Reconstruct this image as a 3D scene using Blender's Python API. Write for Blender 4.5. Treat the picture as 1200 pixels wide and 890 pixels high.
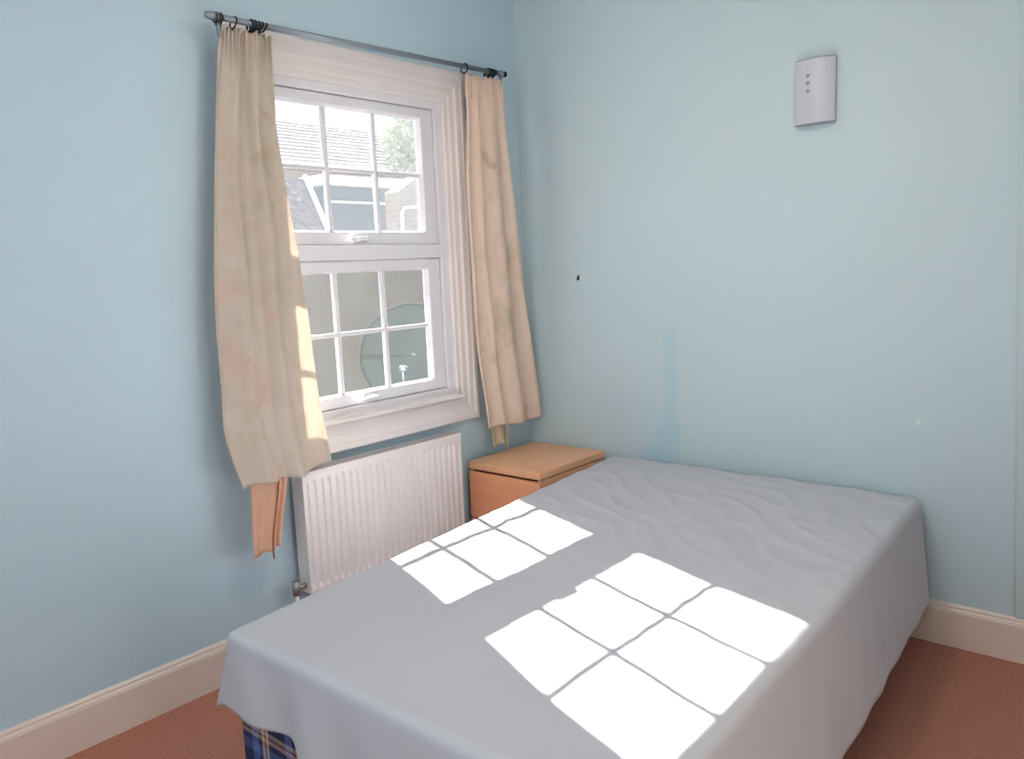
import bpy, bmesh, math, random
from math import sin, cos, pi, radians, hypot
from mathutils import Vector, Matrix, noise
random.seed(4)
scene = bpy.context.scene
for o in list(bpy.data.objects): bpy.data.objects.remove(o)
COL = scene.collection

# ------------------------------------------------------------ camera
YAW, PITCH, ROLL = 0.714537, 0.139233, -0.0433365
cam_d = bpy.data.cameras.new('camera'); cam = bpy.data.objects.new('camera', cam_d); COL.objects.link(cam)
fw = Vector((-sin(YAW)*cos(PITCH), cos(YAW)*cos(PITCH), -sin(PITCH)))
rt = Vector((cos(YAW), sin(YAW), 0)); up = rt.cross(fw)
r2 = rt*cos(ROLL)+up*sin(ROLL); u2 = up*cos(ROLL)-rt*sin(ROLL)
M = Matrix((r2, u2, -fw)).transposed().to_4x4(); M.translation = Vector((2.7145, -3.2594, 1.5))
cam.matrix_world = M
cam_d.sensor_width = 36; cam_d.lens = 36*945.65/1200; cam_d.clip_start = 0.02
scene.camera = cam
# ------------------------------------------------------------ world, sun, exposure
W = bpy.data.worlds.new('world'); scene.world = W; W.use_nodes = True
nt = W.node_tree; nt.nodes.clear()
wo = nt.nodes.new('ShaderNodeOutputWorld'); bg = nt.nodes.new('ShaderNodeBackground')
tc = nt.nodes.new('ShaderNodeTexCoord'); sp = nt.nodes.new('ShaderNodeSeparateXYZ'); rm = nt.nodes.new('ShaderNodeValToRGB')
nt.links.new(tc.outputs['Generated'], sp.inputs[0]); nt.links.new(sp.outputs['Z'], rm.inputs[0])
rm.color_ramp.elements[0].position = 0.0; rm.color_ramp.elements[0].color = (0.93, 0.96, 1.0, 1)
rm.color_ramp.elements[1].position = 0.7; rm.color_ramp.elements[1].color = (0.62, 0.78, 1.0, 1)
nt.links.new(rm.outputs[0], bg.inputs[0]); bg.inputs[1].default_value = 0.42
nt.links.new(bg.outputs[0], wo.inputs[0])
sd = bpy.data.lights.new('sun', 'SUN'); sd.energy = 21; sd.angle = radians(0.5); sd.color = (1.0, 0.97, 0.93)
so = bpy.data.objects.new('sun', sd); COL.objects.link(so); so.location = (-8, 3, 8)
so.rotation_euler = Vector((1.275, -0.415, -1.0)).to_track_quat('-Z', 'Y').to_euler()
# added cool fill light, set at an invented window behind the camera
ad = bpy.data.lights.new('added_fill_cool', 'AREA'); ad.shape = 'RECTANGLE'; ad.size = 1.5; ad.size_y = 1.3; ad.energy = 10.5
ad.color = (0.86, 0.93, 1.0)
ao = bpy.data.objects.new('added_fill_cool', ad); COL.objects.link(ao); ao.location = (1.75, -4.36, 1.65); ao.rotation_euler = (pi/2, 0, 0)
scene.view_settings.view_transform = 'Standard'; scene.view_settings.look = 'None'
scene.view_settings.gamma = 1; scene.view_settings.use_curve_mapping = False
scene.view_settings.exposure = 1.22

# added warm fill light, standing in an invented doorway on the right
hd = bpy.data.lights.new('added_fill_warm', 'AREA'); hd.shape = 'RECTANGLE'; hd.size = .8; hd.size_y = 1.9; hd.energy = 7.5
hd.color = (1.0, .84, .70)
ho = bpy.data.objects.new('added_fill_warm', hd); COL.objects.link(ho); ho.location = (3.76, -2.325, 1.0); ho.rotation_euler = (0, pi/2, 0)
ho.rotation_euler = Vector((-1, 0, 0)).to_track_quat('-Z', 'Y').to_euler()

# ------------------------------------------------------------ materials
def lin(c): return tuple(((v/255)/12.92 if v/255 <= .04045 else ((v/255+.055)/1.055)**2.4) for v in c)
def mat(name, rgb, rough=.6, metal=0, noise_s=None, noise_amt=.06, bump=None, bump_s=200, spec=.5, rgb2=None, stretch=None):
    m = bpy.data.materials.new(name); m.use_nodes = True; n = m.node_tree; b = n.nodes['Principled BSDF']
    c = lin(rgb); b.inputs['Base Color'].default_value = (*c, 1); b.inputs['Roughness'].default_value = rough
    b.inputs['Metallic'].default_value = metal; b.inputs['Specular IOR Level'].default_value = spec
    tcn = n.nodes.new('ShaderNodeTexCoord'); mp = n.nodes.new('ShaderNodeMapping'); n.links.new(tcn.outputs['Object'], mp.inputs[0])
    if stretch: mp.inputs['Scale'].default_value = stretch
    if noise_s:
        t = n.nodes.new('ShaderNodeTexNoise'); t.inputs['Scale'].default_value = noise_s; t.inputs['Detail'].default_value = 4
        n.links.new(mp.outputs[0], t.inputs[0])
        r = n.nodes.new('ShaderNodeValToRGB'); n.links.new(t.outputs[0], r.inputs[0])
        c2 = lin(rgb2) if rgb2 else tuple(v*(1-noise_amt*2) for v in c)
        r.color_ramp.elements[0].position = .3; r.color_ramp.elements[0].color = (*c2, 1)
        r.color_ramp.elements[1].position = .7; r.color_ramp.elements[1].color = (*c, 1)
        n.links.new(r.outputs[0], b.inputs['Base Color'])
    if bump:
        t = n.nodes.new('ShaderNodeTexNoise'); t.inputs['Scale'].default_value = bump_s; t.inputs['Detail'].default_value = 3
        n.links.new(mp.outputs[0], t.inputs[0])
        bp = n.nodes.new('ShaderNodeBump'); bp.inputs['Strength'].default_value = bump; bp.inputs['Distance'].default_value = .01
        n.links.new(t.outputs[0], bp.inputs['Height']); n.links.new(bp.outputs[0], b.inputs['Normal'])
    return m
def nd(m, t, **kw):
    x = m.node_tree.nodes.new(t)
    for k, v in kw.items(): setattr(x, k, v)
    return x
WALL = (187, 210, 224)
M_wall = mat('wall_paint', WALL, .75, noise_s=1.3, rgb2=(184, 206, 216), bump=.08, bump_s=90, spec=.25)
# back wall: same paint with a pale blue touched-up streak and a filler spot
M_wallb = mat('wall_paint_patched', (188, 208, 216), .75, noise_s=.8, rgb2=(190, 206, 210), bump=.08, bump_s=90, spec=.25)
def streak():
    m = M_wallb; n = m.node_tree; L = n.links; b = n.nodes['Principled BSDF']
    base = b.inputs['Base Color'].links[0].from_socket
    g = nd(m, 'ShaderNodeNewGeometry'); s = nd(m, 'ShaderNodeSeparateXYZ'); L.new(g.outputs['Position'], s.inputs[0])
    ns = nd(m, 'ShaderNodeTexNoise'); ns.inputs['Scale'].default_value = 9; L.new(g.outputs['Position'], ns.inputs[0])
    def mm(op, a, c=None, d=None):
        x = nd(m, 'ShaderNodeMath', operation=op)
        for i, v in enumerate((a, c, d)):
            if v is None: continue
            if isinstance(v, (int, float)): x.inputs[i].default_value = v
            else: L.new(v, x.inputs[i])
        return x.outputs[0]
    def rng(v, a, b_, c, d):
        x = nd(m, 'ShaderNodeMapRange', interpolation_type='SMOOTHSTEP'); L.new(v, x.inputs[0])
        for i, q in enumerate((a, b_, c, d)): x.inputs[i+1].default_value = q
        return x.outputs[0]
    X = mm('ADD', s.outputs[0], mm('MULTIPLY', mm('SUBTRACT', ns.outputs[0], .5), .05)); Z = s.outputs[2]
    d1 = mm('ABSOLUTE', mm('SUBTRACT', X, .855))
    f1 = mm('MULTIPLY', rng(d1, .015, .05, 1, 0), mm('MULTIPLY', rng(Z, 1.14, 1.22, 1, 0), .42))
    # flare towards the mattress on the left of the streak
    d2 = mm('SUBTRACT', mm('SUBTRACT', .88, X), mm('MULTIPLY', mm('SUBTRACT', .86, Z), .55))
    f2 = mm('MULTIPLY', mm('MULTIPLY', rng(d2, -.03, .08, 1, 0), rng(Z, .72, .88, 1, 0)), mm('MULTIPLY', rng(X, .88, .92, 1, 0), .5))
    f2 = mm('MULTIPLY', f2, rng(X, .6, .74, 0, 1))
    f = mm('MAXIMUM', f1, f2)
    mx = nd(m, 'ShaderNodeMix', data_type='RGBA'); L.new(f, mx.inputs[0]); L.new(base, mx.inputs[6]); mx.inputs[7].default_value = (*lin((160, 198, 216)), 1)
    v = nd(m, 'ShaderNodeVectorMath', operation='DISTANCE'); L.new(g.outputs['Position'], v.inputs[0]); v.inputs[1].default_value = (1.909, 0, .851)
    mx2 = nd(m, 'ShaderNodeMix', data_type='RGBA'); L.new(rng(v.outputs['Value'], .007, .014, 1, 0), mx2.inputs[0]); L.new(mx.outputs[2], mx2.inputs[6])
    mx2.inputs[7].default_value = (*lin((205, 222, 222)), 1); L.new(mx2.outputs[2], b.inputs['Base Color'])
streak()
M_ceil = mat('ceiling_white', (238, 238, 236), .9, bump=.05)
M_skirt = mat('skirting_gloss', (226, 212, 200), .4, noise_s=3, rgb2=(220, 204, 192))
M_carpet = mat('carpet', (226, 160, 138), .98, noise_s=140, rgb2=(198, 130, 108), bump=.9, bump_s=420, spec=.05)
M_upvc = mat('white_upvc', (228, 226, 231), .35, noise_s=5, rgb2=(224, 221, 226))
M_gloss = mat('white_gloss_wood', (228, 221, 219), .4, noise_s=6, rgb2=(223, 215, 213))
M_rad = mat('radiator_enamel', (232, 224, 222), .35, noise_s=4, rgb2=(228, 219, 218))
M_dark = mat('black_metal', (28, 30, 34), .4, .6)
M_pole = mat('brushed_pole', (150, 160, 168), .38, .55, noise_s=30, rgb2=(128, 138, 146), stretch=(1, .1, 1))
M_chime = mat('chime_plastic', (193, 194, 203), .4, noise_s=8, rgb2=(189, 190, 200))
M_chimed = mat('chime_grey', (138, 143, 152), .5)
M_gasket = mat('grey_gasket', (120, 118, 122), .6)
M_brass = mat('valve_metal', (150, 150, 150), .4, .6)
M_wood = mat('beech_veneer', (240, 186, 146), .42, noise_s=5, rgb2=(230, 172, 130), stretch=(6, 1, 6))
M_wood_f = mat('beech_veneer_front', (246, 174, 132), .42, noise_s=5, rgb2=(238, 162, 120), stretch=(1, 6, 6))
M_wood_in = mat('drawer_gap', (120, 64, 38), .7)
M_sheet = mat('sheet_cotton', (198, 198, 203), .9, noise_s=2.2, rgb2=(193, 194, 200), bump=.12, bump_s=14, spec=.1)
M_matt = mat('mattress_ticking', (214, 210, 204), .9)
def cloth(name, a, b2, spots=True, trans=.35):
    m = mat(name, a, .92, noise_s=14, rgb2=b2, spec=.08); n = m.node_tree; L = n.links; b = n.nodes['Principled BSDF']
    base = b.inputs['Base Color'].links[0].from_socket
    if spots:
        g = nd(m, 'ShaderNodeTexCoord')
        mpn = nd(m, 'ShaderNodeMapping'); mpn.inputs['Scale'].default_value = (1, 1, .8); L.new(g.outputs['Object'], mpn.inputs[0])
        for sc, off, col, lo, hi in ((5, 0, (224, 186, 166), .54, .74), (6, 5, (198, 184, 150), .56, .74), (11, 11, (190, 168, 150), .62, .76)):
            t = nd(m, 'ShaderNodeTexNoise', noise_dimensions='4D'); t.inputs['W'].default_value = off+2.3; t.inputs['Scale'].default_value = sc
            t.inputs['Detail'].default_value = 3; t.inputs['Distortion'].default_value = .9; L.new(mpn.outputs[0], t.inputs[0])
            r = nd(m, 'ShaderNodeMapRange', interpolation_type='SMOOTHSTEP'); L.new(t.outputs[0], r.inputs[0]); r.inputs[1].default_value = lo; r.inputs[2].default_value = hi; r.inputs[4].default_value = .5
            x = nd(m, 'ShaderNodeMix', data_type='RGBA'); L.new(r.outputs[0], x.inputs[0]); L.new(base, x.inputs[6]); x.inputs[7].default_value = (*lin(col), 1); base = x.outputs[2]
        L.new(base, b.inputs['Base Color'])
    tr = nd(m, 'ShaderNodeBsdfTranslucent'); L.new(base, tr.inputs[0]); mx = nd(m, 'ShaderNodeMixShader'); mx.inputs[0].default_value = trans
    out = n.nodes['Material Output']; L.new(b.outputs[0], mx.inputs[1]); L.new(tr.outputs[0], mx.inputs[2]); L.new(mx.outputs[0], out.inputs[0])
    return m
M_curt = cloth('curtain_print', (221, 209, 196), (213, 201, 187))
M_curtr = cloth('curtain_print_lit', (248, 228, 212), (244, 222, 204))  # same print brightened: the right curtain's stronger light put into its colour
M_lining = cloth('curtain_lining', (240, 200, 172), (234, 190, 162), spots=False)
M_lining2 = cloth('curtain_lining_cream', (222, 208, 182), (214, 198, 170), spots=False)
def glass(name, haze, hazecol=(.9, .93, 1), streaks=False):
    m = bpy.data.materials.new(name); m.use_nodes = True; n = m.node_tree; n.nodes.clear(); L = n.links
    o = nd(m, 'ShaderNodeOutputMaterial'); t = nd(m, 'ShaderNodeBsdfTransparent'); t.inputs[0].default_value = (.93, .95, .95, 1)
    g = nd(m, 'ShaderNodeBsdfGlossy'); g.inputs['Roughness'].default_value = .03
    fr = nd(m, 'ShaderNodeFresnel'); fr.inputs[0].default_value = 1.45
    a = nd(m, 'ShaderNodeMixShader'); L.new(fr.outputs[0], a.inputs[0]); L.new(t.outputs[0], a.inputs[1]); L.new(g.outputs[0], a.inputs[2])
    tl = nd(m, 'ShaderNodeBsdfTranslucent'); tl.inputs[0].default_value = (*hazecol, 1)
    b = nd(m, 'ShaderNodeMixShader'); L.new(a.outputs[0], b.inputs[1]); L.new(tl.outputs[0], b.inputs[2])
    if streaks:
        tcn = nd(m, 'ShaderNodeTexCoord'); mp = nd(m, 'ShaderNodeMapping'); mp.inputs['Scale'].default_value = (1, 60, 3); L.new(tcn.outputs['Object'], mp.inputs[0])
        ns = nd(m, 'ShaderNodeTexNoise'); ns.inputs['Scale'].default_value = 1.5; L.new(mp.outputs[0], ns.inputs[0])
        mr = nd(m, 'ShaderNodeMapRange'); L.new(ns.outputs[0], mr.inputs[0]); mr.inputs[1].default_value = .3; mr.inputs[2].default_value = .75
        mr.inputs[3].default_value = haze*.6; mr.inputs[4].default_value = haze*1.6; L.new(mr.outputs[0], b.inputs[0])
    else: b.inputs[0].default_value = haze
    L.new(b.outputs[0], o.inputs[0]); return m
M_glass = glass('window_glass_dusty', .036)
M_glass2 = glass('window_glass_misted', .007, streaks=True)

# ------------------------------------------------------------ mesh helpers
class MB:
    def __init__(s): s.v = []; s.f = []; s.m = []
    def add(s, vs, fs, mi=0):
        o = len(s.v); s.v += [tuple(v) for v in vs]; s.f += [tuple(i+o for i in f) for f in fs]; s.m += [mi]*len(fs); return s
    def box(s, a, b, mi=0):
        (x0, y0, z0), (x1, y1, z1) = a, b
        return s.add([(x0,y0,z0),(x1,y0,z0),(x1,y1,z0),(x0,y1,z0),(x0,y0,z1),(x1,y0,z1),(x1,y1,z1),(x0,y1,z1)],
                     [(0,3,2,1),(4,5,6,7),(0,1,5,4),(1,2,6,5),(2,3,7,6),(3,0,4,7)], mi)
    def tube(s, pts, r, n=12, cap=True, mi=0):
        pts = [Vector(p) for p in pts]; rs = r if isinstance(r, (list, tuple)) else [r]*len(pts); vs = []
        ref = None
        for i, p in enumerate(pts):
            d = (pts[min(i+1, len(pts)-1)]-pts[max(i-1, 0)]).normalized()
            if ref is None: ref = Vector((0,0,1)) if abs(d.z) < .9 else Vector((1,0,0))
            a = d.cross(ref).normalized(); b = a.cross(d).normalized(); ref = b
            for k in range(n): vs.append(p+(a*cos(2*pi*k/n)+b*sin(2*pi*k/n))*rs[i])
        fs = [(i*n+k, i*n+(k+1)%n, (i+1)*n+(k+1)%n, (i+1)*n+k) for i in range(len(pts)-1) for k in range(n)]
        if cap: fs += [tuple(range(n)), tuple((len(pts)-1)*n+k for k in reversed(range(n)))]
        return s.add(vs, fs, mi)
    def grid(s, fn, nu, nv, mi=0, closeu=False):
        vs = [fn(i/nu, j/nv) for j in range(nv+1) for i in range(nu+1)]
        return s.add(vs, [(j*(nu+1)+i, j*(nu+1)+i+1, (j+1)*(nu+1)+i+1, (j+1)*(nu+1)+i) for j in range(nv) for i in range(nu)], mi)
    def build(s, name, mats, parent=None, smooth=False, bevel=0, solid=0, seg=2, kind=None, loc=None):
        me = bpy.data.meshes.new(name); org = Vector(loc) if loc else Vector((0,0,0))
        me.from_pydata([Vector(v)-org for v in s.v], [], s.f); me.update()
        b = bmesh.new(); b.from_mesh(me); bmesh.ops.recalc_face_normals(b, faces=b.faces); b.to_mesh(me); b.free()
        for mm_ in (mats if isinstance(mats, list) else [mats]): me.materials.append(mm_)
        me.polygons.foreach_set('material_index', s.m)
        if smooth: me.polygons.foreach_set('use_smooth', [True]*len(me.polygons))
        o = bpy.data.objects.new(name, me); COL.objects.link(o)
        if parent: o.parent = parent; o.location = org-Vector(parent.get('_w', (0,0,0)))
        else: o.location = org
        if bevel:
            md = o.modifiers.new('bevel', 'BEVEL'); md.width = bevel; md.segments = seg; md.limit_method = 'ANGLE'; md.angle_limit = radians(40)
        if solid:
            md = o.modifiers.new('solid', 'SOLIDIFY'); md.thickness = solid; md.offset = 0
        if kind: o['kind'] = kind
        return o
def empty(name, loc=(0,0,0), **p):
    o = bpy.data.objects.new(name, None); COL.objects.link(o); o.location = loc; o.empty_display_size = .1
    o['_w'] = tuple(loc)
    for k, v in p.items(): o[k] = v
    return o
def tag(o, label, category, group=None):
    o['label'] = label; o['category'] = category
    if group: o['group'] = group
    return o

# ------------------------------------------------------------ room shell
RX, RY, RZ = 3.7, -4.4, 2.9
WY0, WY1, WZ0, WZ1 = -1.556, -0.53, 0.905, 2.265     # window opening
TH = .12
w = MB()
w.box((-TH, RY, 0), (0, WY0, RZ)); w.box((-TH, WY1, 0), (0, 0, RZ)); w.box((-TH, WY0, 0), (0, WY1, WZ0)); w.box((-TH, WY0, WZ1), (0, WY1, RZ))
w.build('wall_left', M_wall, kind='structure')
MB().box((-TH, 0, 0), (RX+TH, TH, RZ)).build('wall_back', M_wallb, kind='structure')
DY0, DY1, DZ = -2.75, -1.90, 2.02
f = MB(); f.box((RX, RY, 0), (RX+TH, DY0, RZ)); f.box((RX, DY1, 0), (RX+TH, 0, RZ)); f.box((RX, DY0, DZ), (RX+TH, DY1, RZ)); f.build('wall_right', M_wall, kind='structure')
# unseen doorway and hall, added to house the warm fill light
d1 = empty('added_doorway', (RX, (DY0+DY1)/2, 0), kind='structure')
f = MB(); f.box((RX-.015, DY0-.06, 0), (RX+TH+.015, DY0, DZ+.06)); f.box((RX-.015, DY1, 0), (RX+TH+.015, DY1+.06, DZ+.06)); f.box((RX-.015, DY0, DZ), (RX+TH+.015, DY1, DZ+.06))
f.build('added_door_frame', M_gloss, d1, bevel=.004)
f = MB(); f.box((RX+TH, -3.2, -.1), (RX+1.4, -1.4, 0)); f.build('added_hall_floor', M_carpet, kind='structure')
f = MB(); f.box((RX+1.4, -3.2, -.1), (RX+1.5, -1.4, 2.5)); f.box((RX+TH, -3.3, -.1), (RX+1.5, -3.2, 2.5)); f.box((RX+TH, -1.4, -.1), (RX+1.5, -1.3, 2.5)); f.box((RX+TH, -3.3, 2.5), (RX+1.5, -1.3, 2.6)); f.build('added_hall_wall', M_ceil, kind='structure')
f = MB(); A0, A1, B0, B1 = 1.0, 2.5, 1.0, 2.3
f.box((-TH, RY-TH, 0), (A0, RY, RZ)); f.box((A1, RY-TH, 0), (RX+TH, RY, RZ)); f.box((A0, RY-TH, 0), (A1, RY, B0)); f.box((A0, RY-TH, B1), (A1, RY, RZ))
f.build('wall_front', M_wall, kind='structure')
MB().box((-TH, RY-TH, -.15), (RX+TH, TH, 0)).build('floor', M_carpet, kind='structure')
MB().box((-TH, RY-TH, RZ), (RX+TH, TH, RZ+.1)).build('ceiling', M_ceil, kind='structure')
# slightly proud boxed strip on the back wall at the right
M_strip = mat('boxing_paint', (184, 202, 205), .7, noise_s=2, rgb2=(182, 198, 198))
MB().add([(x, y, z) for y in (-.012, 0) for x, z in ((2.25, .165), (2.62, .165), (2.62, RZ), (2.165, RZ))], [(0,1,2,3), (4,5,6,7), (0,1,5,4), (1,2,6,5), (2,3,7,6), (3,0,4,7)]).build('trim_1', M_strip, kind='structure', bevel=.004)
SP = [(0, 0), (.02, 0), (.02, .135), (.017, .145), (.013, .150), (.012, .158), (.006, .165), (0, .165)]
def skirting(name, fn, a, b):
    m = MB(); n = len(SP); vs = [fn(t, d, z) for t in (a, b) for d, z in SP]
    m.add(vs, [(i, (i+1) % n, n+(i+1) % n, n+i) for i in range(n)]+[tuple(range(n)), tuple(range(n, 2*n))])
    m.build(name, M_skirt, kind='structure')
skirting('baseboard_left', lambda t, d, z: (d, t, z), RY, 0)
skirting('baseboard_back', lambda t, d, z: (t, -d, z), .02, RX)
skirting('baseboard_right', lambda t, d, z: (RX-d, t, z), DY1+.06, -.02)
skirting('baseboard_right', lambda t, d, z: (RX-d, t, z), RY, DY0-.06)
skirting('baseboard_front', lambda t, d, z: (t, RY+d, z), .02, RX-.02)

# ------------------------------------------------------------ window_1
win = empty('window_1', (0, -1.065, WZ0), kind='structure')
def ring_frame(m, y0, y1, z0, z1, w_, x0, x1, wb=None, wt=None):
    wb = wb or w_; wt = wt or w_
    m.box((x0, y0, z0), (x1, y0+w_, z1)); m.box((x0, y1-w_, z0), (x1, y1, z1))
    m.box((x0, y0+w_, z0), (x1, y1-w_, z0+wb)); m.box((x0, y0+w_, z1-wt), (x1, y1-w_, z1))
# fixed outer frame with the mid rail
m = MB(); ring_frame(m, WY0, WY1, WZ0, WZ1, .05, -.095, -.012, .034, .042)
m.box((-.095, WY0+.05, 1.555), (-.012, WY1-.05, 1.616)); m.build('outer_frame', M_upvc, win, bevel=.004)
m = MB()
m.box((-.0955, WY0+.0475, WZ0+.03), (-.05, WY0+.0525, WZ1-.04)); m.box((-.0955, WY1-.0525, WZ0+.03), (-.05, WY1-.0475, WZ1-.04))
m.build('gasket', M_gasket, win)
# mitred, stepped casing
prof = [(-.007, -.0125), (-.007, .0), (-.003, .004), (.02, .006), (.03, .011), (.06, .013), (.072, .020), (.10, .022), (.108, .028), (.128, .028), (.134, .023), (.134, 0)]
m = MB(); cy = [(WY0, WZ0), (WY1, WZ0), (WY1, WZ1), (WY0, WZ1)]; sg = [(-1,-1), (1,-1), (1,1), (-1,1)]
vs = [(x, c[0]+s_[0]*d*(.62 if s_[0] < 0 else .88), c[1]+s_[1]*d) for c, s_ in zip(cy, sg) for d, x in prof]; n = len(prof)
m.add(vs, [(k*n+i, k*n+i+1, ((k+1) % 4)*n+i+1, ((k+1) % 4)*n+i) for k in range(4) for i in range(n-1)])
m.build('casing', M_gloss, win)
MB().box((-.012, WY0+.002, WZ0-.012), (.052, WY1-.002, WZ0+.004)).build('window_board', M_gloss, win, bevel=.005)
YB = (-1.172, -.914); GY0, GY1 = -1.432, -.655
def sash(z0, z1, gz0, gz1, zb, gm, hz):
    m = MB(); y0, y1 = WY0+.052, WY1-.052
    for a, b in (((-.070, y0, z0), (-.026, GY0, z1)), ((-.070, GY1, z0), (-.026, y1, z1)), ((-.070, GY0, z0), (-.026, GY1, gz0)), ((-.070, GY0, gz1), (-.026, GY1, z1))): m.box(a, b)
    s_ = m.build('sash', M_upvc, win, bevel=.005)
    # sloping glazing bead
    b = MB(); bw = .006
    q = [(GY0, gz0), (GY1, gz0), (GY1, gz1), (GY0, gz1)]; pr = [(0, -.030), (bw, -.045), (bw, -.056), (0, -.056)]
    sgn = [(1,1), (-1,1), (-1,-1), (1,-1)]
    vs = [(x, c[0]+s2[0]*d, c[1]+s2[1]*d) for c, s2 in zip(q, sgn) for d, x in pr]
    b.add(vs, [(k*4+i, k*4+i+1, ((k+1) % 4)*4+i+1, ((k+1) % 4)*4+i) for k in range(4) for i in range(3)])
    b.build('glazing_bead', M_upvc, s_)
    ys = [GY0, *YB, GY1]
    for yb in YB:
        MB().box((-.066, yb-.011, gz0+.004), (-.044, yb+.011, gz1-.004)).build('glazing_bar', M_upvc, s_, bevel=.005)
    for i in range(3):
        a, c = ys[i]+(.011 if i else .004), ys[i+1]-(.011 if i < 2 else .004)
        MB().box((-.064, a, zb-.009), (-.046, c, zb+.009)).build('glazing_bar', M_upvc, s_, bevel=.004)
        for (p0, p1) in ((gz0+.004, zb-.009), (zb+.009, gz1-.004)):
            MB().add([(-.057, a, p0), (-.057, c, p0), (-.057, c, p1), (-.057, a, p1)], [(0,1,2,3)]).build('pane', gm, s_)
    h = MB(); yc = -1.045
    h.box((-.026, yc-.03, hz-.012), (-.012, yc+.03, hz+.012))
    h.tube([(-.012, yc+.01, hz), (.012, yc+.01, hz), (.016, yc, hz), (.016, yc-.075, hz-.002)], [.009, .009, .009, .006], 10)
    h.build('handle', M_upvc, s_, smooth=True)
sash(1.618, 2.221, 1.672, 2.180, 1.927, M_glass, 1.643)
sash(.941, 1.553, .990, 1.508, 1.246, M_glass2, .966)

# added_window behind the camera: unseen opening, added to go with the cool fill
w2 = empty('added_window', (1.75, RY, B0), kind='structure')
m = MB(); y0, y1 = RY-.09, RY-.03
for a, b in (((A0, y0, B0), (A0+.05, y1, B1)), ((A1-.05, y0, B0), (A1, y1, B1)), ((A0+.05, y0, B0), (A1-.05, y1, B0+.05)), ((A0+.05, y0, B1-.05), (A1-.05, y1, B1)), ((1.72, y0, B0+.05), (1.78, y1, B1-.05))): m.box(a, b)
m.build('outer_frame', M_upvc, w2, bevel=.004)
for a, b in ((A0+.05, 1.72), (1.78, A1-.05)):
    MB().add([(a, RY-.06, B0+.05), (b, RY-.06, B0+.05), (b, RY-.06, B1-.05), (a, RY-.06, B1-.05)], [(0,1,2,3)]).build('pane', M_glass, w2)

# ------------------------------------------------------------ curtain pole and rings
PX = .11
def pz(y): return 2.380+(y+1.72)*(.026/1.5)
pole = empty('curtain_pole', (PX, -.95, 2.39)); tag(pole, 'grey metal curtain pole with ribbed finial above the window', 'curtain pole')
MB().tube([(PX, -1.69, pz(-1.69)), (PX, -.225, pz(-.225))], .011, 16).build('rod', M_pole, pole, smooth=True)
ys = [(-1.745, .006), (-1.742, .011), (-1.725, .014), (-1.712, .016), (-1.71, .012), (-1.69, .012)]
MB().tube([(PX, y, pz(y)) for y, r in ys], [r for y, r in ys], 18).build('finial', M_pole, pole, smooth=True)
ys = [(-.228, .0115), (-.226, .014), (-.212, .014), (-.208, .010), (-.205, .006)]
MB().tube([(PX, y, pz(y)) for y, r in ys], [r for y, r in ys], 18).build('end_cap', M_dark, pole, smooth=True)
for y in (-1.698, -.245):
    m = MB(); z = pz(y)
    yw = y+(.10 if y < -1 else -.10)
    m.tube([(.045 if y < -1 else .004, yw, z-.065), (.085, y+(yw-y)*.2, z-.065), (PX, y, z-.055), (PX, y, z-.012)], [.006, .006, .007, .008], 10)
    m.tube([(.043 if y < -1 else .001, yw, z-.065), (.048 if y < -1 else .006, yw, z-.065)], .016, 16); m.tube([(PX, y-.012, z), (PX, y+.012, z)], .0145, 16)
    m.build('bracket', M_pole, pole, smooth=True)
def ring_mb(y, tilt, r=.019, drop=.006, t=.0026):
    m = MB(); pts = []
    for k in range(25):
        a = 2*pi*k/24; pts.append((PX+r*cos(a), y+sin(a)*r*sin(tilt), pz(y)-drop+r*sin(a)*cos(tilt)))
    m.tube(pts, t, 8, cap=False); m.tube([(PX, y-r*sin(tilt), pz(y)-drop-r*cos(tilt)), (PX, y-r*sin(tilt), pz(y)-drop-r*cos(tilt)-.010)], .0018, 6)
    return m
for i, y in enumerate((-1.708, -1.698, -1.688)):
    tag(ring_mb(y, .05, .0165, .003, .0022).build('curtain_ring', M_dark, smooth=True, loc=(PX, y, pz(y))), ('outermost', 'middle', 'innermost')[i]+' of the three thin black curtain rings beside the left finial', 'curtain ring', 'black rings beside the left finial')
tag(ring_mb(-1.640, .25, .021, .009).build('curtain_ring', M_dark, smooth=True, loc=(PX, -1.64, pz(-1.64))), 'single black curtain ring hanging apart over the left curtain outer edge', 'curtain ring', 'black rings above the left curtain')
for i, y in enumerate((-1.575, -1.562, -1.549, -1.537, -1.522)):
    tag(ring_mb(y, .15+.1*i, .020, .008, .0036).build('curtain_ring', M_dark, smooth=True, loc=(PX, y, pz(y))), ('first', 'second', 'third', 'fourth', 'fifth')[i]+' ring from the left in the black bunch above the left curtain', 'curtain ring', 'black rings above the left curtain')
tag(ring_mb(-.492, .1, .021, .009, .003).build('curtain_ring', M_dark, smooth=True, loc=(PX, -.492, pz(-.492))), 'black curtain ring alone at the window-side edge of right curtain', 'curtain ring', 'black rings above the right curtain')
for i, y in enumerate((-.338, -.325, -.312, -.298)):
    tag(ring_mb(y, .2+.1*i, .020, .008, .0036).build('curtain_ring', M_dark, smooth=True, loc=(PX, y, pz(y))), ('first', 'second', 'third', 'fourth')[i]+' ring from the left in the black bunch above the right curtain', 'curtain ring', 'black rings above the right curtain')

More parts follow.
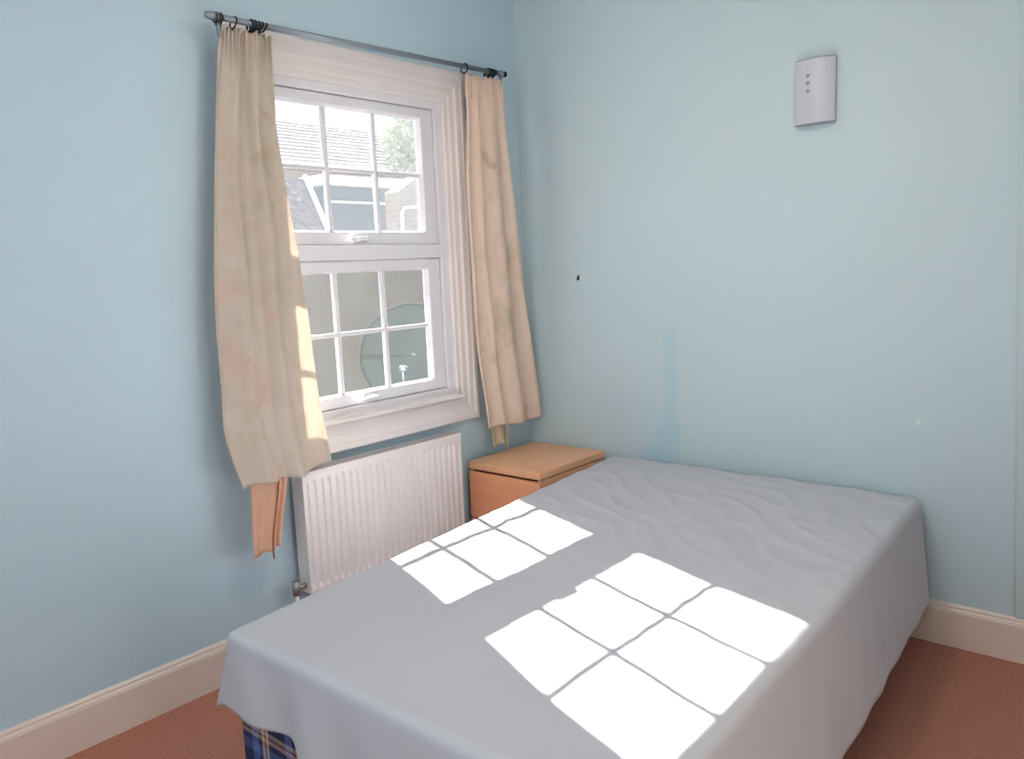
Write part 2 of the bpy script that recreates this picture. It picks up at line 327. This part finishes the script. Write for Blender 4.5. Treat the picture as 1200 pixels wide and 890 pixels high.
# ------------------------------------------------------------ curtains
def interp(tab, z):
    tab = sorted(tab)
    if z <= tab[0][0]: return tab[0][1]
    for (a, b), (c, d) in zip(tab, tab[1:]):
        if z <= c:
            t = (z-a)/(c-a); return b+(d-b)*t
    return tab[-1][1]
def curtain(name, label, ztop, zbot, L, R, Xc, pleats, seed, amp0, amp1, nu=150, nv=110, tuck=False, mt=None):
    t = empty(name, (PX, (interp(L, zbot(0))+interp(R, zbot(1)))/2, zbot(.5))); tag(t, label, 'curtain')
    rnd = random.Random(seed); ph = [rnd.uniform(0, 6.28) for _ in range(8)]
    def fn(u, v):
        z = ztop+(zbot(u)-ztop)*v
        a, b = interp(L, z), interp(R, z)
        # soft irregular pleats that open out towards the hem
        k = amp0*(1-v)+amp1*v
        un = u+.03*sin(3*u*pi+ph[0])*(1+.4*v)
        w_ = sin(un*pleats*2*pi+ph[1]+.5*v)*.65+sin(un*pleats*1.0*pi+ph[2]+1.1*v)*.5
        w_ = math.copysign(abs(w_)**.8, w_)
        hd = max(0, 1-v/.055)                      # gathered heading tape
        fine = sin(u*pleats*6.5*2*pi+ph[3])*.006*max(0, 1-v/.12)
        pinch = math.exp(-((v-.055)/.012)**2)
        k = k*(1-.45*pinch)
        edge = min(1, min(u, 1-u)*14+.35)
        x = interp(Xc, z)+w_*k*edge*(1-.35*hd)+fine
        if tuck:
            s1 = max(0, min(1, (u-.72)/.28)); s1 = s1*s1*(3-2*s1); s2 = max(0, min(1, (v-.08)/.25)); x -= .055*s1*s2+.02*s1*s2*max(0, (v-.7)/.3)
            a2 = -.024*s1*s2
        y = a+(b-a)*u+(a2 if tuck else 0)+cos(un*pleats*2*pi+ph[1])*.006*edge*v+.004*sin(z*9+u*11+ph[4])
        zz = z+(.006*sin(u*pleats*6.5*pi) if v == 0 else 0)+.004*sin(u*17+ph[5])*v
        return (x, y, zz)
    m = MB().grid(fn, nu, nv).build('drape', mt or M_curt, t, smooth=True, solid=.0025)
    def tape(u, v):
        p = fn(u, v*.0); q = fn(u, .05*v+.012)
        return (q[0]-.005, q[1], q[2])
    MB().grid(tape, nu, 4).build('heading_tape', M_lining2, t, smooth=True)
    return t
Lc = curtain('curtain', 'long cream floral curtain at the left side of the window', 2.352, lambda u: .752+.004*sin(5*u)+(.035 if u > .72 else 0)*(u-.72)/.28*1.0,
        [(2.36, -1.69), (2.2, -1.708), (1.8, -1.765), (1.3, -1.808), (.95, -1.82), (.85, -1.80), (.75, -1.775)],
        [(2.36, -1.485), (2.31, -1.487), (2.05, -1.50), (1.95, -1.49), (1.60, -1.445), (1.2, -1.425), (.9, -1.40), (.75, -1.40)],
        [(2.36, .108), (1.9, .10), (1.0, .12), (.75, .155)], 2.6, 3, .020, .022)
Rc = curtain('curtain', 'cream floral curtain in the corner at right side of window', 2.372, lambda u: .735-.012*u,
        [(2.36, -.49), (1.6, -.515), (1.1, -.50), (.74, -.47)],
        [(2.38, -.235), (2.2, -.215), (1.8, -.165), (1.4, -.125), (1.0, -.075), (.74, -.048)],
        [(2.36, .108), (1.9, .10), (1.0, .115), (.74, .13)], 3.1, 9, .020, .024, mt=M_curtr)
def strip(parent, mt, z0, z1, a0, b0, a1, b1, X, name='lining'):
    def fn(u, v):
        return (X+.007*sin(u*9+1)+.003*sin(v*6), a0+(a1-a0)*v+((b0+(b1-b0)*v)-(a0+(a1-a0)*v))*u, z0+(z1-z0)*v-.012*u*v*sin(u*8))
    return MB().grid(fn, 24, 20).build(name, mt, parent, smooth=True, solid=.002)
l1 = strip(Lc, M_lining, .80, .487, -1.745, -1.60, -1.755, -1.665, .125)
strip(Lc, M_lining, .80, .50, -1.625, -1.585, -1.68, -1.645, .136, 'lining_edge')
for y, z in ((-1.75, .49), (-1.675, .488)):
    MB().tube([(.127, y, z+.01), (.127, y+.003, z-.03)], .003, 6).build('thread', M_wood_in if y > -1.7 else M_lining2, Lc)
strip(Rc, M_lining2, .76, .628, -.43, -.33, -.405, -.31, .10)
strip(Rc, M_lining2, .76, .61, -.325, -.30, -.315, -.30, .105, 'lining_edge')

# ------------------------------------------------------------ radiator
rad = empty('radiator', (.07, -1.07, .25)); tag(rad, 'white ribbed panel radiator on the wall under the window', 'radiator')
RY0, RY1, RZ0, RZ1 = -1.508, -.632, .255, .742
def rfn(u, v):
    y = RY0+(RY1-RY0)*u; z = RZ0+(RZ1-RZ0)*v
    g = 25; s_ = (u*g) % 1.0; rib = max(0, min(1, (abs(s_-.5)-.16)/.12))
    e = min(1, max(0, (v-.03)/.03)) * min(1, max(0, (1-v-.075)/.03)); eu = 1 if .008 < u < .992 else 0
    d = .009*(1-rib)*e*eu
    return (.103-d*1.0, y, z)
MB().grid(rfn, 400, 44).build('front_panel', M_rad, rad, smooth=False)
m = MB(); m.box((.030, RY0, RZ0), (.040, RY1, RZ1-.01)); m.box((.040, RY0, RZ0), (.1025, RY0+.006, RZ1-.004)); m.box((.040, RY1-.006, RZ0), (.1025, RY1, RZ1-.004))
m.build('side_panels', M_rad, rad)
m = MB(); m.box((.036, RY0-.002, RZ1-.008), (.104, RY1+.002, RZ1), 0)
for k in range(46):
    y = RY0+.02+k*(RY1-RY0-.04)/45; m.box((.046, y-.004, RZ1-.0005), (.094, y+.004, RZ1+.0008), 1)
m.build('top_grille', [M_rad, M_gasket], rad)
m = MB(); m.tube([(.07, RY0+.02, .285), (.07, RY0-.045, .285)], .011, 12); m.tube([(.07, RY0-.045, .26), (.07, RY0-.045, .315)], .015, 12)
m.build('valve', M_brass, rad, smooth=True)
MB().tube([(.07, RY0-.045, .262), (.07, RY0-.045, .001)], .0075, 10).build('pipe', M_rad, rad, smooth=True)
m = MB(); m.tube([(.07, RY1-.02, .285), (.07, RY1+.035, .285), (.07, RY1+.035, .001)], .008, 10); m.build('pipe', M_rad, rad, smooth=True)
for y in (RY0+.15, RY1-.15): MB().box((.004, y-.015, .33), (.031, y+.015, .68)).build('wall_bracket', M_rad, rad)

# ------------------------------------------------------------ bedside cabinet
NX0, NX1, NY0, NY1, NZ = .045, .49, -.535, -.022, .577
ns = empty('bedside_cabinet', ((NX0+NX1)/2, (NY0+NY1)/2, 0)); tag(ns, 'small orange beech bedside cabinet in the corner by the bed', 'bedside cabinet')
m = MB(); m.box((NX0+.004, NY0+.012, .03), (NX0+.02, NY1, NZ-.038)); m.box((NX1-.02, NY0+.012, .03), (NX1-.004, NY1, NZ-.038)); m.box((NX0+.02, NY1-.01, .03), (NX1-.02, NY1, NZ-.038))
m.box((NX0+.02, NY0+.03, .03), (NX1-.02, NY1-.01, .045)); m.build('carcass', M_wood, ns, bevel=.001)
MB().box((NX0+.006, NY0+.03, NZ-.052), (NX1-.006, NY0+.04, NZ-.030)).build('gap_rail', M_wood_in, ns)
MB().box((NX0, NY0, NZ-.034), (NX1, NY1, NZ)).build('top', M_wood, ns, bevel=.004)
for z0, z1 in ((.302, NZ-.046), (.05, .294)):
    d = MB().box((NX0+.002, NY0+.002, z0), (NX1-.002, NY0+.018, z1)).build('drawer', M_wood_f, ns, bevel=.003)
MB().box((NX0+.03, NY0+.04, 0), (NX1-.03, NY1-.02, .03)).build('plinth', M_wood_in, ns)

# ------------------------------------------------------------ bed and sheet
M_tart = bpy.data.materials.new('tartan_divan'); M_tart.use_nodes = True
def tartan(m):
    n = m.node_tree; L = n.links; b = n.nodes['Principled BSDF']; b.inputs['Roughness'].default_value = .9
    g = nd(m, 'ShaderNodeTexCoord'); s = nd(m, 'ShaderNodeSeparateXYZ'); L.new(g.outputs['Object'], s.inputs[0])
    a = nd(m, 'ShaderNodeMath', operation='ADD'); L.new(s.outputs[0], a.inputs[0]); L.new(s.outputs[1], a.inputs[1])
    def ramp(src):
        q = nd(m, 'ShaderNodeMath', operation='MULTIPLY'); L.new(src, q.inputs[0]); q.inputs[1].default_value = 6.2
        fr = nd(m, 'ShaderNodeMath', operation='FRACT'); L.new(q.outputs[0], fr.inputs[0])
        r = nd(m, 'ShaderNodeValToRGB'); r.color_ramp.interpolation = 'CONSTANT'; L.new(fr.outputs[0], r.inputs[0]); e = r.color_ramp.elements
        e[0].position = 0; e[0].color = (*lin((38, 44, 78)), 1); e[1].position = .3; e[1].color = (*lin((90, 110, 170)), 1)
        for p, c in ((.5, (36, 40, 72)), (.6, (196, 176, 140)), (.68, (120, 50, 80)), (.72, (196, 176, 140)), (.8, (40, 46, 84))):
            x = e.new(p); x.color = (*lin(c), 1)
        return r.outputs[0]
    mx = nd(m, 'ShaderNodeMix', data_type='RGBA'); mx.inputs[0].default_value = .4; L.new(ramp(a.outputs[0]), mx.inputs[6]); L.new(ramp(s.outputs[2]), mx.inputs[7])
    L.new(mx.outputs[2], b.inputs['Base Color'])
tartan(M_tart)
def quadbox(m, inset, z0, z1, mi=0, c=None):
    c = c or [(.565+inset, -.04), (1.90-inset, -.04), (2.015-inset, -2.19+inset), (.79+inset, -2.19+inset)]
    m.add([(x, y, z0) for x, y in c]+[(x, y, z1) for x, y in c], [(0,3,2,1),(4,5,6,7),(0,1,5,4),(1,2,6,5),(2,3,7,6),(3,0,4,7)], mi)
bed = empty('divan_bed', (1.3, -1.1, 0)); tag(bed, 'double divan bed with blue tartan base showing under the sheet', 'bed')
m = MB(); quadbox(m, 0, .05, .335, c=[(.545, -.045), (1.885, -.045), (1.99, -2.195), (.735, -2.195)]); m.build('divan_base', M_tart, bed, bevel=.012)
m = MB(); quadbox(m, .006, .337, .548); m.build('mattress', M_matt, bed, bevel=.03, seg=4)
for x, y in ((.70, -.15), (1.80, -.15), (1.9, -2.05), (.90, -2.05)):
    MB().tube([(x, y, 0), (x, y, .05)], .025, 14).build('foot', M_dark, bed, smooth=True)
LX = [(-2.3, .772), (-2.2, .765), (-1.6, .712), (-.87, .640), (0, .545), (.1, .54)]
RXT = [(-2.3, 2.052), (-2.2, 2.048), (-1.2, 2.01), (0, 1.935), (.1, 1.93)]
YH, YF, ZT, RR = -.055, -2.235, .566, .024
def sheet_pt(ix, iy, ex, ey):
    # ix,iy in 0..1 on the top; ex,ey signed overhang lengths
    y = YH-RR*.2+(YF+RR-(YH-RR*.2))*iy
    xl, xr = interp(LX, y)+RR, interp(RXT, y)-RR
    x = xl+(xr-xl)*ix
    h = hypot(ex, ey); zc = ZT
    wr = 0
    p = Vector((x, y, 0))
    wr += .005*noise.noise(Vector((x*3.2, y*2.4, 1.3)))+.0030*noise.noise(Vector((x*9+2*y, y*7, 4)))
    far = max(0, min(1, (y+1.9)/1.2))
    wr += far*.0085*(1-abs(noise.noise(Vector((x*6+y*7, y*3-x*2, 8))))**.5)*1.2
    wr += .0024*(far*.8+.2)*noise.noise(Vector((x*26+12*y, y*15, 8)))
    if h < 1e-6: return (x, y, zc+wr)
    e = (abs(ex)**6+abs(ey)**6)**(1/6); nx, ny = ex/h, -ey/h
    mixc = min(abs(ex), abs(ey))/max(abs(ex), abs(ey))
    a = e/RR
    kx = 0
    if a < pi/2: hz, dn = RR*sin(a), RR*(1-cos(a))
    else:
        q = e-RR*pi/2; fl = .10 if ex > 0 and not ey > 0 else .05
        if ey > 0 and ex <= 0: fl = .07
        if ex < 0 and ey <= 0: fl = .2
        if ey > 0 and ex > 0: fl += .25*mixc
        if ey > 0 and ex < 0: kx = -.40*mixc**1.5*q; fl *= 1-.5*mixc
        # folds along the hanging cloth
        s_ = x*1.0 if abs(ey) > abs(ex) else y
        qq = q/.35
        fo = .018*qq*noise.noise(Vector((s_*7, 3.1 if abs(ey) > abs(ex) else 7.7, q*1.2)))+.007*qq*sin(s_*23+3*q)
        if abs(ex) > abs(ey): fo *= .45
        if abs(ey) > abs(ex) and x < 1.45: fo += .022*qq*sin((x-.8)*26-9*q)*max(0, 1-abs(x-1.05)/.4)
        hz, dn = RR+q*fl+fo, RR+q*math.sqrt(max(.2, 1-fl*fl))
    X, Y = x+nx*hz+kx, y+ny*hz
    Y = min(Y, -.012)
    if Y < -.03 or True: pass
    return (X, Y, zc+wr*max(0, 1-a)-dn)
def make_sheet():
    NT, MT, NO, NF = 130, 190, 26, 30
    LO, RO, HO = .235, .42, .16
    cols = [(0, -LO*(1-k/NO)) for k in range(NO)]+[(k/NT, 0) for k in range(NT+1)]+[(1, RO*k/NO) for k in range(1, NO+1)]
    rows = [(0, 'h', 1-k/10) for k in range(10)]+[(k/MT, '', 0) for k in range(MT+1)]+[(1, 'f', k/NF) for k in range(1, NF+1)]
    def foot(ix, ex):
        x = .79+ix*1.23+ex*.3
        t = max(0, min(1, (x-1.06)/.12)); t = t*t*(3-2*t)
        return .235-.02*max(0, min(1, (x-.75)/.3))+(.19)*t
    vs = []
    for iy, k, q in rows:
        for ix, ex in cols:
            ey = 0 if k == '' else (-HO*q if k == 'h' else foot(ix, ex)*q)
            if k == 'h': ex2 = ex
            vs.append(sheet_pt(ix, iy, ex, ey))
    nc = len(cols); m = MB(); m.add(vs, [(j*nc+i, j*nc+i+1, (j+1)*nc+i+1, (j+1)*nc+i) for j in range(len(rows)-1) for i in range(nc-1)])
    o = m.build('bed_sheet', M_sheet, smooth=True, solid=.0025, loc=(1.3, -1.1, .566))
    tag(o, 'pale grey cotton sheet draped over the double bed', 'sheet')
make_sheet()

# ------------------------------------------------------------ wall fittings
ch = empty('door_chime', (1.512, 0, 2.0)); tag(ch, 'pale bow-fronted door chime high on the back wall', 'door chime')
CX0, CX1, CZ0, CZ1 = 1.432, 1.592, 2.0, 2.238
def bow(u, d=0): return -(.018+.024*sin(pi*u)**.8)-d
m = MB(); N = 20
vs = []
for z in (CZ0, CZ1):
    for k in range(N+1): vs.append((CX0+(CX1-CX0)*k/N, bow(k/N), z))
    vs += [(CX1, 0, z), (CX0, 0, z)]
n = N+3
m.add(vs, [(i, (i+1) % n, n+(i+1) % n, n+i) for i in range(n)]+[tuple(range(n)), tuple(range(n, 2*n))]); m.build('cover', M_chime, ch, bevel=.0025)
for z in (CZ0-.004, CZ1):
    m = MB(); vs = []
    for zz in (z, z+.004):
        for k in range(N+1): vs.append((CX0+.004+(CX1-CX0-.008)*k/N, bow(k/N)*.92, zz))
        vs += [(CX1-.004, 0, zz), (CX0+.004, 0, zz)]
    m.add(vs, [(i, (i+1) % n, n+(i+1) % n, n+i) for i in range(n)]+[tuple(range(n)), tuple(range(n, 2*n))]); m.build('end_trim', M_chimed, ch)
for z in (2.178, 2.150, 2.120):
    u = (1.495-CX0)/(CX1-CX0); yb = bow(u)
    MB().tube([(1.495, yb+.002, z), (1.495, yb-.0015, z)], .0075, 14).build('slot', M_chimed, ch)
hk = empty('picture_hook', (.35, 0, 1.42)); tag(hk, 'tiny dark picture hook alone on the bare back wall', 'hook')
MB().box((.345, -.003, 1.418), (.355, 0, 1.442)).build('plate', M_dark, hk)
MB().tube([(.35, -.003, 1.425), (.35, -.012, 1.420), (.35, -.014, 1.430)], .0022, 8).build('prong', M_dark, hk, smooth=True)

# unseen pendant lamp above the frame, added to brighten the room
LPX, LPY, LPZ = 1.5, -1.5, 2.6
pl = empty('added_pendant_lamp', (LPX, LPY, LPZ)); tag(pl, 'unseen pendant lamp with white drum shade, added as overhead fill light', 'lamp')
M_shade = cloth('lamp_shade_fabric', (238, 230, 216), (232, 224, 208), spots=False, trans=.5)
MB().grid(lambda u, v: (LPX+.19*cos(2*pi*u), LPY+.19*sin(2*pi*u), LPZ-.10+.22*v), 40, 4).build('lamp_shade', M_shade, pl, smooth=True)
MB().tube([(LPX, LPY, LPZ+.06), (LPX, LPY, RZ)], .004, 8).build('cord', M_upvc, pl)
MB().tube([(LPX, LPY, RZ-.04), (LPX, LPY, RZ)], .045, 20).build('ceiling_rose', M_upvc, pl, smooth=True)
MB().tube([(LPX, LPY, LPZ+.02), (LPX, LPY, LPZ+.08)], .018, 12).build('bulb_holder', M_upvc, pl, smooth=True)
pld = bpy.data.lights.new('added_fill_overhead', 'POINT'); pld.energy = 10; pld.color = (1.0, .95, .88); pld.shadow_soft_size = .12
plo = bpy.data.objects.new('added_fill_overhead', pld); COL.objects.link(plo); plo.location = (LPX, LPY, LPZ-.02)

# ------------------------------------------------------------ outdoors
M_tile = mat('roof_tile', (132, 128, 130), .9, noise_s=9, rgb2=(92, 88, 90), bump=.3, bump_s=12)
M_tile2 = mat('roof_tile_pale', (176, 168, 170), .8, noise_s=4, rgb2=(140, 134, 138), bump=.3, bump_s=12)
M_render = mat('render_beige', (150, 138, 128), .9, noise_s=3, rgb2=(142, 130, 118), bump=.3, bump_s=20)
M_clad = mat('blue_cladding', (70, 90, 106), .8, noise_s=3, rgb2=(62, 82, 98), spec=.2)
M_fascia = mat('white_fascia', (244, 244, 246), .5)
M_leaf = mat('pale_leaves', (176, 180, 164), .8, noise_s=6, rgb2=(140, 146, 130))
M_bark = mat('bark', (96, 80, 64), .9)
M_dish = mat('dish_grey', (86, 85, 80), .9, noise_s=4, rgb2=(82, 81, 76), spec=.1)
M_slab = mat('yard_paving', (150, 146, 138), .9, noise_s=1.5, rgb2=(128, 124, 116), bump=.2)
M_brick = bpy.data.materials.new('tan_brick'); M_brick.use_nodes = True
_n = M_brick.node_tree; _b = _n.nodes['Principled BSDF']; _b.inputs['Roughness'].default_value = .9
_t = _n.nodes.new('ShaderNodeTexBrick'); _c = _n.nodes.new('ShaderNodeTexCoord')

_s = _n.nodes.new('ShaderNodeSeparateXYZ'); _a = _n.nodes.new('ShaderNodeMath'); _k = _n.nodes.new('ShaderNodeCombineXYZ')
_n.links.new(_c.outputs['Object'], _s.inputs[0]); _n.links.new(_s.outputs[0], _a.inputs[0]); _n.links.new(_s.outputs[1], _a.inputs[1])
_n.links.new(_a.outputs[0], _k.inputs[0]); _n.links.new(_s.outputs[2], _k.inputs[1]); _n.links.new(_k.outputs[0], _t.inputs[0])
_t.inputs['Scale'].default_value = 4.4; _t.inputs['Color1'].default_value = (*lin((160, 144, 130)), 1); _t.inputs['Color2'].default_value = (*lin((146, 130, 116)), 1); _t.inputs['Mortar'].default_value = (*lin((164, 156, 148)), 1)
_n.links.new(_t.outputs[0], _b.inputs['Base Color'])
GZ = -3.0
MB().box((-30, -14, GZ-.2), (-TH-.02, 26, GZ)).build('ground', M_slab, kind='structure')

def tiled_slope(m, o, ux, vx, nu_len, nv_len, course=.14, tw=.2, mi=0):
    o, ux, vx = Vector(o), Vector(ux).normalized(), Vector(vx).normalized(); nn = ux.cross(vx)
    if nn.z < 0: nn = -nn
    j = 0; v = 0
    while v < nv_len:
        u = -(j % 2)*tw/2
        while u < nu_len:
            a, b = max(0, u)+.006, min(nu_len, u+tw)-.006
            if b > a:
                p0 = o+ux*a+vx*v; p1 = o+ux*b+vx*v; q0 = p0+vx*(course*1.05); q1 = p1+vx*(course*1.05); h = nn*random.uniform(.028, .036); g = nn*.006
                m.add([p0+h, p1+h, q1+g, q0+g, p0, p1], [(0,1,2,3), (4,5,1,0)], mi)
            u += tw
        v += course; j += 1
# far house with pale tiled roof
H1 = empty('neighbour_house', (-11, 7, GZ)); tag(H1, 'pale tiled house roof farthest off beyond the upper sash', 'house')
MB().box((-13.5, 1.0, GZ), (-9.6, 13, 3.40)).build('wall', M_render, H1)
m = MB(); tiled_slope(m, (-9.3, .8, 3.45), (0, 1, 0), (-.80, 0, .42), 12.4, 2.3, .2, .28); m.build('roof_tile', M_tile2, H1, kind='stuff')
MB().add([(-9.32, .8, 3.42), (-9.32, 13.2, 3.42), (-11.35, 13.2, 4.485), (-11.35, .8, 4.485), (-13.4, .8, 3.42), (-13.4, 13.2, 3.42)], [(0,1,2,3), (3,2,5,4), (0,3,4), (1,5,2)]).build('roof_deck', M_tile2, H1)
MB().box((-9.36, .8, 3.34), (-9.24, 13.2, 3.45)).build('gutter', M_fascia, H1, bevel=.02)
# nearer hipped roof, left
H2 = empty('tiled_annexe', (-5.6, 1.6, GZ)); tag(H2, 'grey tiled roof slope seen through the lower left upper-sash panes', 'annexe')
MB().box((-6.6, -1.2, GZ), (-5.05, 2.45, 1.70)).build('wall', M_brick, H2)
m = MB(); tiled_slope(m, (-4.95, -1.3, 1.72), (0, 1, 0), (-.75, 0, .75), 3.9, 1.45, .13, .2); m.build('roof_tile', M_tile, H2, kind='stuff')
MB().add([(-4.97, -1.3, 1.69), (-4.97, 2.6, 1.69), (-5.98, 2.95, 2.70), (-5.98, -1.3, 2.70), (-6.7, -1.3, 1.69), (-6.7, 2.6, 1.69)], [(0,1,2,3), (3,2,5,4), (0,3,4), (1,5,2)]).build('roof_deck', M_tile, H2)
MB().tube([(-4.96, 2.62, 1.72), (-5.98, 2.97, 2.73)], .035, 10).build('verge', M_fascia, H2)
# blue clad extension with white fascia
H3 = empty('clad_extension', (-7.4, 4.6, GZ)); tag(H3, 'blue clad extension with white fascia behind the tiled roof', 'extension')
m = MB(); m.box((-7.3, 3.88, GZ), (-6.8, 5.5, 2.74)); m.build('wall', M_clad, H3)
for k in range(11):
    z = 2.72-k*.16; MB().box((-6.8, 3.88, z-.15), (-6.785, 5.5, z)).build('clad_board', M_clad, H3, bevel=.004)
MB().box((-7.35, 3.74, 2.74), (-6.65, 5.64, 2.87)).build('fascia', M_fascia, H3, bevel=.01)
MB().box((-6.785, 3.88, 2.50), (-6.76, 5.5, 2.53)).build('rail', M_fascia, H3)
# tan brick wall, right
H4 = empty('brick_outhouse', (-4.2, 4.0, GZ)); tag(H4, 'tan brick outhouse with white pipe at right of the window view', 'outhouse')
MB().add([(x, y, z) for x in (-4.62, -4.4) for y, z in ((3.08, GZ), (6.5, GZ), (6.5, 2.7), (3.5, 2.64), (3.08, 2.40))], [(5,6,7,8,9), (4,3,2,1,0), (0,1,6,5), (1,2,7,6), (2,3,8,7), (3,4,9,8), (4,0,5,9)]).build('wall', M_brick, H4)
MB().tube([(-4.34, 3.08, -3), (-4.34, 3.08, 2.16), (-4.34, 3.12, 2.22), (-4.34, 3.9, 2.27)], .022, 10).build('pipe', M_fascia, H4, smooth=True)
# beige rendered yard wall seen through the lower sash
YW = empty('yard_wall', (-3.4, 2, GZ)); tag(YW, 'beige rendered yard wall filling the lower sash view', 'wall')
MB().box((-3.5, -3, GZ), (-3.3, 5.6, 1.68)).build('render', M_render, YW)
MB().box((-3.56, -3, 1.68), (-3.24, 5.6, 1.73)).build('coping', M_fascia, YW, bevel=.01)
M_rim = mat('dish_rim', (64, 64, 62), .9)
# satellite dish on a mast outside the lower sash
sdh = empty('satellite_dish', (-1.1, .2, GZ)); tag(sdh, 'grey satellite dish on a mast just outside the lower sash', 'satellite dish')
C0 = Vector((-1.15, .22, .97)); ax = Vector((.55, -.70, .25)).normalized(); ua = ax.cross(Vector((0,0,1))).normalized(); va = ua.cross(ax)
def dfn(u, v):
    a = u*2*pi; r = v; return C0+ua*(cos(a)*r*.33)+va*(sin(a)*r*.33)-ax*(.07*(1-r*r))
MB().grid(dfn, 48, 12).build('reflector', M_dish, sdh, smooth=True, solid=.004)
MB().tube([dfn(k/48, 1) for k in range(49)], .005, 6, cap=False).build('rim', M_rim, sdh, smooth=True)
m = MB(); m.tube([C0-va*.26, C0-va*.24+ax*.18+ua*.02, C0-va*.14+ax*.30], .008, 8); m.build('arm', M_brass, sdh, smooth=True)
m = MB(); e = C0-va*.14+ax*.30; m.tube([e+ax*.03, e-ax*.02, e-ax*.05], [.018, .02, .028], 12); m.build('receiver', M_brass, sdh, smooth=True)
MB().tube([(-1.25, .36, GZ), (-1.25, .36, .97), C0-ax*.07], .02, 10).build('mast', M_gasket, sdh, smooth=True)
# pale tree behind
tr = empty('garden_tree', (-8.0, 7.1, GZ)); tag(tr, 'pale leafy tree at the upper right of the window view', 'tree')
MB().tube([(-8.0, 7.1, GZ), (-7.95, 7.05, 0), (-8.0, 7.1, 2.5), (-8.0, 7.15, 3.6)], [.16, .13, .1, .04], 10).build('trunk', M_bark, tr, smooth=True)
m = MB()
for k in range(2600):
    while True:
        q = Vector((random.uniform(-1, 1), random.uniform(-1, 1), random.uniform(-1, 1)))
        if q.length < 1 and noise.noise(q*2.4) > -.18: break
    c = Vector((-8.0, 7.1, 3.6))+Vector((q.x*.9, q.y*.85, q.z*.95)); a = Vector((random.gauss(0,1), random.gauss(0,1), random.gauss(0,1))).normalized(); b = a.orthogonal().normalized(); s_ = random.uniform(.05, .09)
    m.add([c-a*s_, c+b*s_*.5, c+a*s_, c-b*s_*.5], [(0,1,2,3)])
m.build('leaves', M_leaf, tr, kind='stuff')
for o in bpy.data.objects:
    if '_w' in o: del o['_w']
